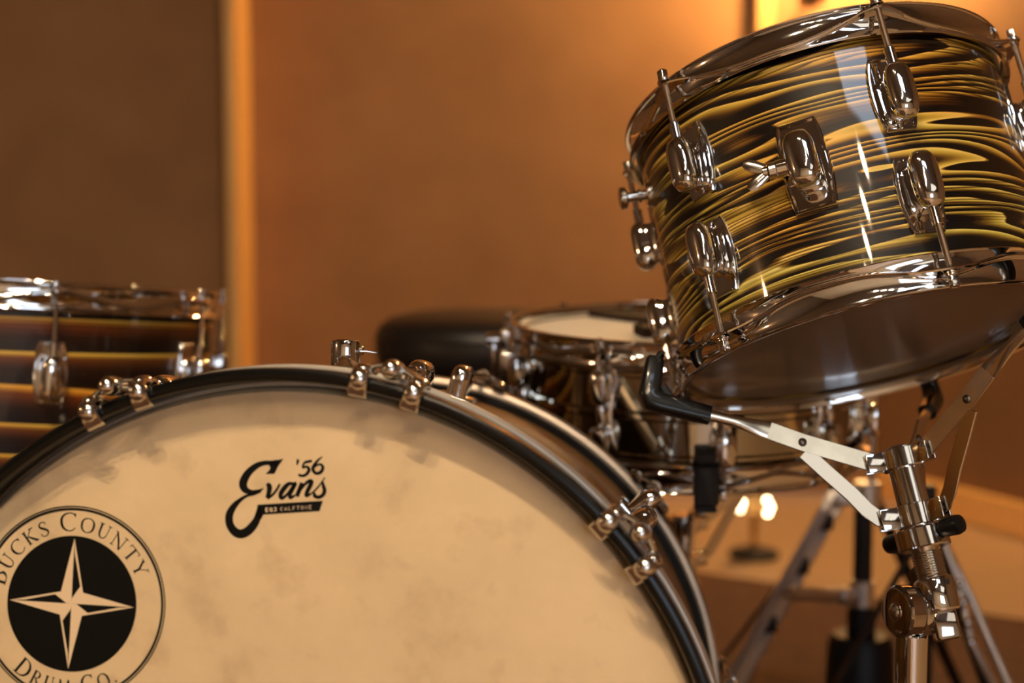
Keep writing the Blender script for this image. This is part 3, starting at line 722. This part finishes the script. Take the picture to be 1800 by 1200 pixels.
prof = [(Rq - .004, .001), (Rq, 0), (Rq, .016), (Rq + .0022, .018), (Rq + .0022, .021), (Rq, .023), (Rq, SH / 2 - .005), (Rq + .0028, SH / 2 - .0025), (Rq + .0028, SH / 2 + .0025), (Rq, SH / 2 + .005), (Rq, SH - .023), (Rq + .0022, SH - .021), (Rq + .0022, SH - .018), (Rq, SH - .016), (Rq, SH), (Rq - .004, SH - .001)]
build_drum(snare, Rq, SH, [-122 + 36 * k for k in range(10)], M_chromedark, M_head_white, M_head_clear, shellprof=prof, double=dlug)
mb = MB(); M = LM(Rq, SH / 2)
mb.box((0, .006, .010), (.013, .034, .010), M, .003); mb.box((0, .052, .014), (.009, .010, .005), M, .002); mb.cyl((0, .036, .014), (0, .060, .014), .004, 16, .0005, M)
so = mb.build('strainer', M_chrome_soft, snare, 35, rot=(0, 0, R(-178)))
mb = MB(); mb.box((0, .020, .026), (.007, .030, .0025), M, .002); mb.cyl((0, .052, .020), (0, .052, .034), .0075, 20, .001, M); mb.cyl((0, -.02, .014), (0, -.02, .030), .009, 20, .001, M)
mb.build('strainer_lever', M_chrome, so, 35)
mb = MB(); mb.box((0, -.02, .008), (.012, .024, .008), M, .003); mb.box((0, -.052, .006), (.016, .006, .004), M, .002); mb.build('butt_plate', M_chrome_soft, snare, 35, rot=(0, 0, R(2)))
mb = MB()
for i in range(20): mb.tube([(-.15, -.02 + i * .0021, -.0032), (.15, -.02 + i * .0021, -.0032)], .0006, 6)
for s_ in (-1, 1): mb.box((s_ * .15, 0, -.0035), (.008, .024, .001), bev=.0005)
mb.build('snare_wires', M_chrome_soft, snare)

SB = SF_ @ Mx.Translation((0, 0, -.013))
ss = thing('snare_stand', SB, 'chrome stand under the snare drum, with a black rubber pad gripping its lower rim', 'drum stand')
PS = [-91, 29, 149]
ARM2 = [(.0225, .078), (.075, .048), (.10, .038), (.13, .030), (.165, .018), (.199, -.032), (.199, .006)]
STR2 = [(.075, .055), (.055, .085), (.036, .112), (.0225, .118)]
basket_head(ss, PS, .022, ARM2, STR2, vertical_pad=True)
collar(ss, .070, .086, PS, .0165, .0225); collar(ss, .110, .126, PS, .016, .0225)
mb = MB(); mb.revolve([(0, -.066), (.0120, -.066), (.0120, -.140), (.019, -.141), (.019, -.155), (.012, -.156), (.012, -.19), (0, -.19)], 32); mb.build('basket_post', M_chrome, ss, 35)
SI = SB.inverted(); pb = SB @ V((0, 0, -.18))
mb = MB(); mb.cyl(SI @ pb, SI @ V((pb.x, pb.y, .05)), .0125, 24, .001); mb.cyl(SI @ (pb + V((0, 0, .0))), SI @ (pb + V((0, 0, -.035))), .017, 24, .001); mb.build('lower_tube', M_chrome, ss, 35)
for k in range(3):
    a = R(-70 + 120 * k); d = V((math.cos(a), math.sin(a), 0)); c = V((pb.x, pb.y, 0)); sd = SI.to_3x3() @ V((-d.y, d.x, 0))
    mb = MB(); mb.ribbon([SI @ (c + d * .012 + V((0, 0, .19))), SI @ (c + d * .06 + V((0, 0, .14))), SI @ (c + d * .21 + V((0, 0, .012)))], sd, .015, .0025)
    mb.ribbon([SI @ (c + d * .012 + V((0, 0, .06))), SI @ (c + d * .08 + V((0, 0, .125)))], sd, .011, .002)
    lg = mb.build('leg', M_chrome_soft, ss, 35)
    mb = MB(); mb.ell(SI @ (c + d * .213 + V((0, 0, .0115))), V((.014, .011, .0115))); mb.build('rubber_foot', M_rubber2, lg)

# dark leather pads on the snare head
MS = SF_ @ Mx.Translation((0, 0, SH + .0008))
def on_snare(px, py, h=.0): 
    n = (MS.to_3x3() @ V((0, 0, 1))).normalized(); return MS.inverted() @ onplane(px, py, MS @ V((0, 0, h)), n)
def pad(pix, h0, h1, name, label, m):
    t = thing(name, MS, label, 'leather damper'); mb = MB()
    q = [on_snare(*p) for p in pix]
    mb.prism([(v.x, v.y) for v in q], h0, h1); mb.build('leather_panel', m, t); return t
pad([(1113, 586), (1225, 580), (1320, 582), (1290, 595), (1130, 594)], .0003, .0105, 'leather_damper', 'thick dark brown leather block lying on the white snare head', M_leather)
pad([(1034, 556.5), (1160, 552), (1265, 553), (1265, 566), (1160, 571), (1108, 566)], .0003, .0055, 'leather_damper', 'thin pointed dark leather strip lying on the white snare head, pointing left', M_leather)

# ------------------------------------------------------------------ throne
tp = at(865, 560, 2.1)
thr = thing('drum_throne', Mx.Translation((tp.x, tp.y, 0)), 'round black vinyl drum seat behind the bass drum and snare', 'stool')
zt = at(865, 545, 2.1).z; rr_ = .172
mb = MB(); mb.revolve([(0, zt - .002), (.06, zt - .001), (.12, zt - .004), (.150, zt - .010), (.165, zt - .020), (rr_, zt - .036), (rr_ + .001, zt - .060), (.168, zt - .078), (.155, zt - .088), (0, zt - .090)], 96)
se = mb.build('seat', M_vinyl, thr, 60)
mb = MB(); mb.revolve([(rr_ - .002, zt - .032), (rr_ + .0015, zt - .034), (rr_ + .0015, zt - .037), (rr_ - .002, zt - .039)], 96, loop=True); mb.build('piping', M_vinyl, se)
mb = MB(); mb.cyl((0, 0, zt - .09), (0, 0, .10), .0125, 24, .001); mb.cyl((0, 0, zt - .088), (0, 0, zt - .110), .035, 24, .002); mb.build('post', M_chrome, thr)
for k in range(3):
    a = R(30 + 120 * k); mb = MB(); mb.ribbon([(0.012 * math.cos(a), .012 * math.sin(a), .26), (.23 * math.cos(a), .23 * math.sin(a), .012)], (-math.sin(a), math.cos(a), 0), .02, .004)
    mb.ribbon([(0.012 * math.cos(a), .012 * math.sin(a), .11), (.11 * math.cos(a), .11 * math.sin(a), .155)], (-math.sin(a), math.cos(a), 0), .014, .003)
    lg = mb.build('leg', M_chrome_soft, thr); mb = MB(); mb.ell((.232 * math.cos(a), .232 * math.sin(a), .012), .012); mb.build('rubber_foot', M_rubber2, lg)

# ------------------------------------------------------------------ black stand behind
d0 = 1.9; s0 = at(1517, 950, d0); sx, sy = s0.x, s0.y
bs = thing('hardware_stand', Mx.Translation((sx, sy, 0)), 'black and chrome upright stand with wide flat legs, behind the tom stand', 'stand')
def loc(px, py, d=d0): p = at(px, py, d); return (p.x - sx, p.y - sy, p.z)
def zz_(py, d=d0): return at(1517, py, d).z
mb = MB(); mb.cyl((.010, 0, zz_(560)), (.010, 0, zz_(880)), .0055, 20, .001); mb.build('upper_rod', M_chrome, bs)
mb = MB(); mb.cyl((0, 0, zz_(885)), (0, 0, .012), .0125, 24, .001); mb.build('main_tube', M_blackmetal, bs)
mb = MB(); mb.cyl((.004, 0, zz_(845)), (.004, 0, zz_(892)), .019, 24, .003); mb.box((-.02, 0, zz_(870)), (.02, .010, .012), bev=.003); mb.build('collar', M_steel, bs)
mb = MB(); mb.cyl((0, 0, zz_(1020)), (0, 0, zz_(1068)), .0165, 24, .002); mb.build('brace_collar', M_steel, bs)
mb = MB(); mb.cyl((0, 0, zz_(1070)), (0, 0, zz_(1118)), .019, 24, .002); mb.revolve([(0, 0), (.05, 0), (.05, .03), (.044, zz_(1135)), (.036, zz_(1118)), (0, zz_(1116))], 32); mb.build('base_housing', M_blackmetal, bs)
q0 = V(loc(1478, 862)); q1 = V(loc(1300, 1185, 1.80)); dd = (q1 - q0).normalized()
tend = q0 + dd * ((q0.z - .015) / -dd.z)
for off in (-.011, .011):
    mb = MB(); mb.ribbon([q0 + V((off, off, 0)), tend + V((off, off, 0))], V((.9, -.3, 0)), .014, .012, b=.002); mb.build('leg_rail', M_steel, bs)
for k_s in (.05, .12, .21):
    mb = MB(); mb.box((q0 + dd * k_s), (.011, .008, .011), bev=.003); mb.build('leg_spacer', M_blackmetal, bs)
mb = MB(); mb.ell(tend, V((.018, .018, .014))); mb.build('rubber_foot', M_rubber2, bs)
mb = MB(); mb.tube([(-.012, 0, zz_(1047)), loc(1388, 1043, 1.80)], .0090, 16); mb.cyl(loc(1490, 1047, 1.89), loc(1475, 1047, 1.88), .012); mb.build('brace', M_steel, bs)
for a_ in (40, 150):
    a = R(a_); mb = MB(); mb.ribbon([(.02 * math.cos(a), .02 * math.sin(a), zz_(870)), (.26 * math.cos(a), .26 * math.sin(a), .014)], (-math.sin(a), math.cos(a), 0), .02, .004)
    mb.build('leg', M_blackmetal, bs)

# low tripod further right
d1 = 1.75; u0_ = at(1628, 1000, d1)
lt = thing('tripod_stand', Mx.Translation((u0_.x, u0_.y, 0)), 'low chrome tripod stand with slim double leg rails, right of the tom stand', 'stand')
def loc2(px, py, d=d1): p = at(px, py, d); return V((p.x - u0_.x, p.y - u0_.y, p.z))
mb = MB(); mb.cyl((0, 0, loc2(1628, 850).z), (0, 0, .06), .010, 20, .001); mb.build('pole', M_blackmetal, lt)
mb = MB(); mb.cyl((0, 0, loc2(1628, 920).z), (0, 0, loc2(1628, 960).z), .016, 20, .002); mb.build('collar', M_chrome_soft, lt)
A0 = loc2(1650, 930, 1.73); A1 = loc2(1707, 1129, 1.68); A2 = loc2(1743, 1197, 1.64); dd = (A2 - A1).normalized(); A3 = A2 + dd * ((A2.z - .012) / -dd.z)
mb = MB(); mb.tube([A0, loc2(1685, 1025, 1.71), loc2(1698, 1088, 1.69), A1, A2, A3], .0048, 12); mb.build('leg_rail', M_steel, lt)
B1 = loc2(1706, 1050, 1.74); B2 = loc2(1738, 1125, 1.72); B3 = loc2(1770, 1197, 1.69); dd = (B3 - B2).normalized(); B4 = B3 + dd * ((B3.z - .012) / -dd.z)
mb = MB(); mb.tube([loc2(1650, 935, 1.75), B1, B2, B3, B4], .0052, 12); mb.build('leg_rail', M_steel, lt)
mb = MB()
for px, py in ((1685, 1025), (1692, 1059), (1700, 1094), (1707, 1129)): mb.ell(loc2(px, py, 1.68), .0062)
mb.build('rivet', M_chrome, lt)
for a_ in (185, 300):
    a = R(a_); mb = MB(); mb.ribbon([(.012 * math.cos(a), .012 * math.sin(a), loc2(1628, 950).z), (.19 * math.cos(a), .19 * math.sin(a), .012)], (-math.sin(a), math.cos(a), 0), .014, .004); mb.build('leg', M_blackmetal, lt)

# ------------------------------------------------------------------ small lamp on the floor
LD = 3.08; lp = at(1325, 972, LD); 
lmp = thing('table_lamp', Mx.Translation((lp.x, lp.y, -.006)), 'small lamp with glowing bulbs and round dark base, on the floor beyond the snare', 'lamp')
zb = at(1325, 975, LD).z; k_ = LD / 2500
mb = MB(); mb.revolve([(0, 0), (.052, 0), (.054, .004), (.054, .012), (.040, .017), (.012, .022), (.010, .026), (0, .026)], 48); mb.build('base', M_blackmetal, lmp)
zl = at(1325, 886, LD).z
mb = MB(); mb.tube([(0, 0, .02), (0, 0, zl * .35), (0, 0, zl * .6), (0, 0, zl + .035)], [.008, .006, .009, .0055], 20); mb.build('stem', M_brass, lmp)
mb = MB(); mb.cyl((0, 0, zl + .032), (0, 0, zl + .13), .020, 32, .002); mb.build('lamp_shade', simple('dark_shade', (.05, .03, .02), .6), lmp)
M_bulb = emit('glowing_bulb', (1, .74, .40), 30)
for a_ in (215, 185, 150, 90, 30, -5, -40):
    a = R(a_); ex, ez = .034 * math.cos(a), zl + .004 + .019 * math.sin(a); ey = .016 * math.sin(a * 2)
    mb = MB(); mb.tube([(0, 0, zl - .016), (ex * .6, ey * .6, zl - .014), (ex, ey, ez - .004)], .0016, 8); ho = mb.build('arm', M_brass, lmp)
    mb = MB(); mb.ell((ex, ey, ez), .0042, segs=16, rings=8); mb.build('bulb', M_bulb, ho)

# ------------------------------------------------------------------ room
def struct(name, mb, m, sharp=30): o = mb.build(name, m, None, sharp); o['kind'] = 'structure'; return o
def slab(name, pts, m):            # pts: 8 corners given as two quads
    mb = MB(); a = mb.ring(pts[:4]); b = mb.ring(pts[4:]); mb.strip(a, b); mb.f.append(tuple(a)); mb.f.append(tuple(b)); return struct(name, mb, m)
def bx(x0, x1, y0, y1, z0, z1): return [(x0, y0, z0), (x1, y0, z0), (x1, y1, z0), (x0, y1, z0), (x0, y0, z1), (x1, y0, z1), (x1, y1, z1), (x0, y1, z1)]
WY = 3.72; HC = 2.75; XL = -2.9; YF = -3.2
slab('floor', bx(-3.1, 4.6, -3.4, 3.9, -.1, -.006), M_floor)
slab('ceiling', bx(-3.1, 4.6, -3.4, 3.9, HC, HC + .1), M_plaster)
slab('wall_back', bx(-3.1, .99, WY, WY + .1, 0, HC), M_wall)
slab('wall_left', bx(XL - .1, XL, -3.4, WY, 0, HC), M_plaster)
def rx(y): return .95 + (WY - y) * .44
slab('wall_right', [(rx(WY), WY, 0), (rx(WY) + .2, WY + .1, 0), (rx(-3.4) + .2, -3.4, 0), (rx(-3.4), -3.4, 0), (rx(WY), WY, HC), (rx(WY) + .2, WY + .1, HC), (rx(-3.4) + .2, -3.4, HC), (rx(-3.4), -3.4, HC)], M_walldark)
# wooden battens, a painted shadow strip and baseboards
x0 = at(402, 300, WY - .2).x; x1 = at(420, 300, WY - .2).x
slab('trim_1', bx(x0, x1, WY - .21, WY, 0, HC), M_wood)
xs = at(1322, 40, WY).x; xe = at(1350, 40, WY).x
slab('trim_2', bx(xs, xe, WY - .03, WY, 0, HC), M_wood)
slab('shadow_strip', bx(x0 - .05, x0 - .0005, WY - .03, WY, 0, HC), M_walldark)  # dark strip standing in for the shadow line beside the left batten
slab('baseboard_back', bx(x1 + .001, xs - .001, WY - .02, WY, 0, .09), M_wood)
e = .0
slab('baseboard_right', [(rx(3.66) - .03, 3.66, 0), (rx(3.66) - .001, 3.66, 0), (rx(-3.1) - .001, -3.1, 0), (rx(-3.1) - .03, -3.1, 0), (rx(3.66) - .03, 3.66, .075), (rx(3.66) - .001, 3.66, .075), (rx(-3.1) - .001, -3.1, .075), (rx(-3.1) - .03, -3.1, .075)], M_wood)
# front wall with a window opening
W0, W1, WZ0, WZ1 = .2, 1.9, .75, 2.15
mb = MB()
for b_ in (bx(-3.1, W0, YF - .1, YF, 0, HC), bx(W1, 4.6, YF - .1, YF, 0, HC), bx(W0, W1, YF - .1, YF, 0, WZ0), bx(W0, W1, YF - .1, YF, WZ1, HC)):
    a = mb.ring(b_[:4]); b2 = mb.ring(b_[4:]); mb.strip(a, b2); mb.f.append(tuple(a)); mb.f.append(tuple(b2))
struct('wall_front', mb, M_white)
mb = MB()
for c_, h_ in (((W0 + .025, YF - .04, (WZ0 + WZ1) / 2), (.025, .03, (WZ1 - WZ0) / 2)), ((W1 - .025, YF - .04, (WZ0 + WZ1) / 2), (.025, .03, (WZ1 - WZ0) / 2)), (((W0 + W1) / 2, YF - .04, (WZ0 + WZ1) / 2), (.02, .025, (WZ1 - WZ0) / 2)),
               (((W0 + W1) / 2, YF - .04, WZ0 + .025), ((W1 - W0) / 2, .03, .025)), (((W0 + W1) / 2, YF - .04, WZ1 - .025), ((W1 - W0) / 2, .03, .025)), (((W0 + W1) / 2, YF - .04, (WZ0 + WZ1) / 2), ((W1 - W0) / 2, .02, .015))):
    mb.box(c_, h_, bev=.003)
wf = struct('window_1', mb, M_white)
m_, nt, b_ = mat('window_pane'); nt.nodes.remove(b_)
tr = nt.nodes.new('ShaderNodeBsdfTransparent'); gl = nt.nodes.new('ShaderNodeBsdfGlossy'); gl.inputs['Roughness'].default_value = .02; mxs = nt.nodes.new('ShaderNodeMixShader'); mxs.inputs[0].default_value = .06
nt.links.new(tr.outputs[0], mxs.inputs[1]); nt.links.new(gl.outputs[0], mxs.inputs[2]); nt.links.new(mxs.outputs[0], nt.nodes['Material Output'].inputs[0])
mb = MB(); mb.box(((W0 + W1) / 2, YF - .04, (WZ0 + WZ1) / 2), ((W1 - W0) / 2 - .03, .003, (WZ1 - WZ0) / 2 - .03), bev=.001); pn = mb.build('pane', m_, wf)

# rug
pA = V((0, 0, 0)); 
def fl(px, py): return onplane(px, py, V((0, 0, .0)), V((0, 0, 1)))
a_, b_ = fl(1200, 1000), fl(1800, 1088); dv = (b_ - a_).normalized(); 
c0 = a_ - dv * 2.6; c1 = b_ + dv * .65; pv = V((dv.y, -dv.x, 0))
mb = MB(); q = [c0, c1, c1 + pv * 3.1, c0 + pv * 3.1]
mb.loft([[(v.x, v.y, -.0055) for v in q], [(v.x, v.y, -.0002) for v in q]])
tag(mb.build('rug', M_rug), 'large dark brown wool rug under the whole drum kit', 'rug')

# ------------------------------------------------------------------ lamps
def disc_light(px_, name, c, r, colr, strength, label, rect=None, group=None):
    t = thing(name, Mx.Translation(c), label, 'ceiling light', group); mb = MB()
    if rect:
        mb.box((0, 0, .012), (rect[0] + .015, rect[1] + .015, .012), bev=.004); mb.build('housing', M_white, t)
        mb = MB(); mb.box((0, 0, -.002), (rect[0], rect[1], .002), bev=.001); mb.build('diffuser', emit(name + '_glow', colr, strength), t)
    else:
        mb.cyl((0, 0, -.03), (0, 0, HC - c[2]), r + .012, 40, .004); mb.build('housing', M_white, t)
        mb = MB(); mb.revolve([(0, -.036), (r * .7, -.035), (r, -.031), (r, -.028), (0, -.028)], 40); mb.build('diffuser', emit(name + '_glow', colr, strength), t)
    return t
WARM = (1, .66, .34)
for i_, (x, y) in enumerate(((.28, -.98), (.02, -1.22), (-.22, -1.44), (-.46, -1.66))):
    disc_light(0, 'ceiling_spotlight', (x, y, 2.70), .045, (1, .76, .50), 400, 'small round warm ceiling spotlight in the diagonal row above the drums', group='row of ceiling spotlights')
disc_light(0, 'ceiling_panel', (.58, -.62, 2.725), .1, (.72, .84, 1), 7, 'wide cool white ceiling panel above the drums', rect=(.36, .21))
for x, y in ((-.52, -.08), (-.20, -.22)):
    disc_light(0, 'ceiling_light', (x, y, 2.70), .055, (1, .76, .49), 780, 'round warm ceiling light straight above the front of the bass drum', group='pair of ceiling lights')
disc_light(0, 'reflection_panel', (1.65, -2.0, 2.725), .1, (1, .92, .78), 1.15, 'large dim white glowing panel added on the ceiling behind the viewer for metal reflections', rect=(.62, .72))  # unseen glowing panel, added so the basket arms and hoops reflect white
sc = thing('side_lamp', Mx.Translation((-2.895, .28, 1.40)), 'small warm globe lamp on the left wall', 'lamp')
mb = MB(); mb.cyl((-.004, 0, 0), (.02, 0, 0), .04, 32, .004); mb.cyl((.01, 0, 0), (.08, 0, 0), .008, 16); mb.build('wall_mount', M_brass, sc)
mb = MB(); mb.ell((.12, 0, 0), .035); mb.build('globe', emit('side_globe', (1, .62, .30), 420), sc)
# wall lamp, bottom of its round mount just in view
wl = at(1420, -12, WY)
wt = thing('wall_lamp', Mx.Translation((wl.x, WY, wl.z)), 'brass wall lamp with round mount high on the back wall above the tom', 'lamp')
mb = MB(); mb.revolve([(0, 0), (.038, 0), (.038, .008), (.030, .014), (.010, .018), (0, .018)], 40, Mx.Rotation(PI / 2, 4, 'X')); mb.build('wall_mount', M_brass, wt)
mb = MB(); mb.tube([(0, -.015, 0), (0, -.12, .02), (.06, -.20, .07), (.12, -.22, .20)], .007, 12); mb.build('arm', M_brass, wt)
mb = MB(); mb.ell((.12, -.22, .275), .055); mb.build('globe', emit('lamp_globe', (1, .60, .23), 680), wt)

w = bpy.data.worlds.new('overcast_sky'); scn.world = w; w.use_nodes = True
w.node_tree.nodes['Background'].inputs[0].default_value = (.72, .84, 1, 1); w.node_tree.nodes['Background'].inputs[1].default_value = 5.
pl = bpy.data.lights.new('window_portal', 'AREA'); pl.shape = 'RECTANGLE'; pl.size = W1 - W0; pl.size_y = WZ1 - WZ0; pl.cycles.is_portal = True
po = bpy.data.objects.new('window_portal', pl); col.objects.link(po); po.location = ((W0 + W1) / 2, YF - .09, (WZ0 + WZ1) / 2); po.rotation_euler = (PI / 2, 0, 0)
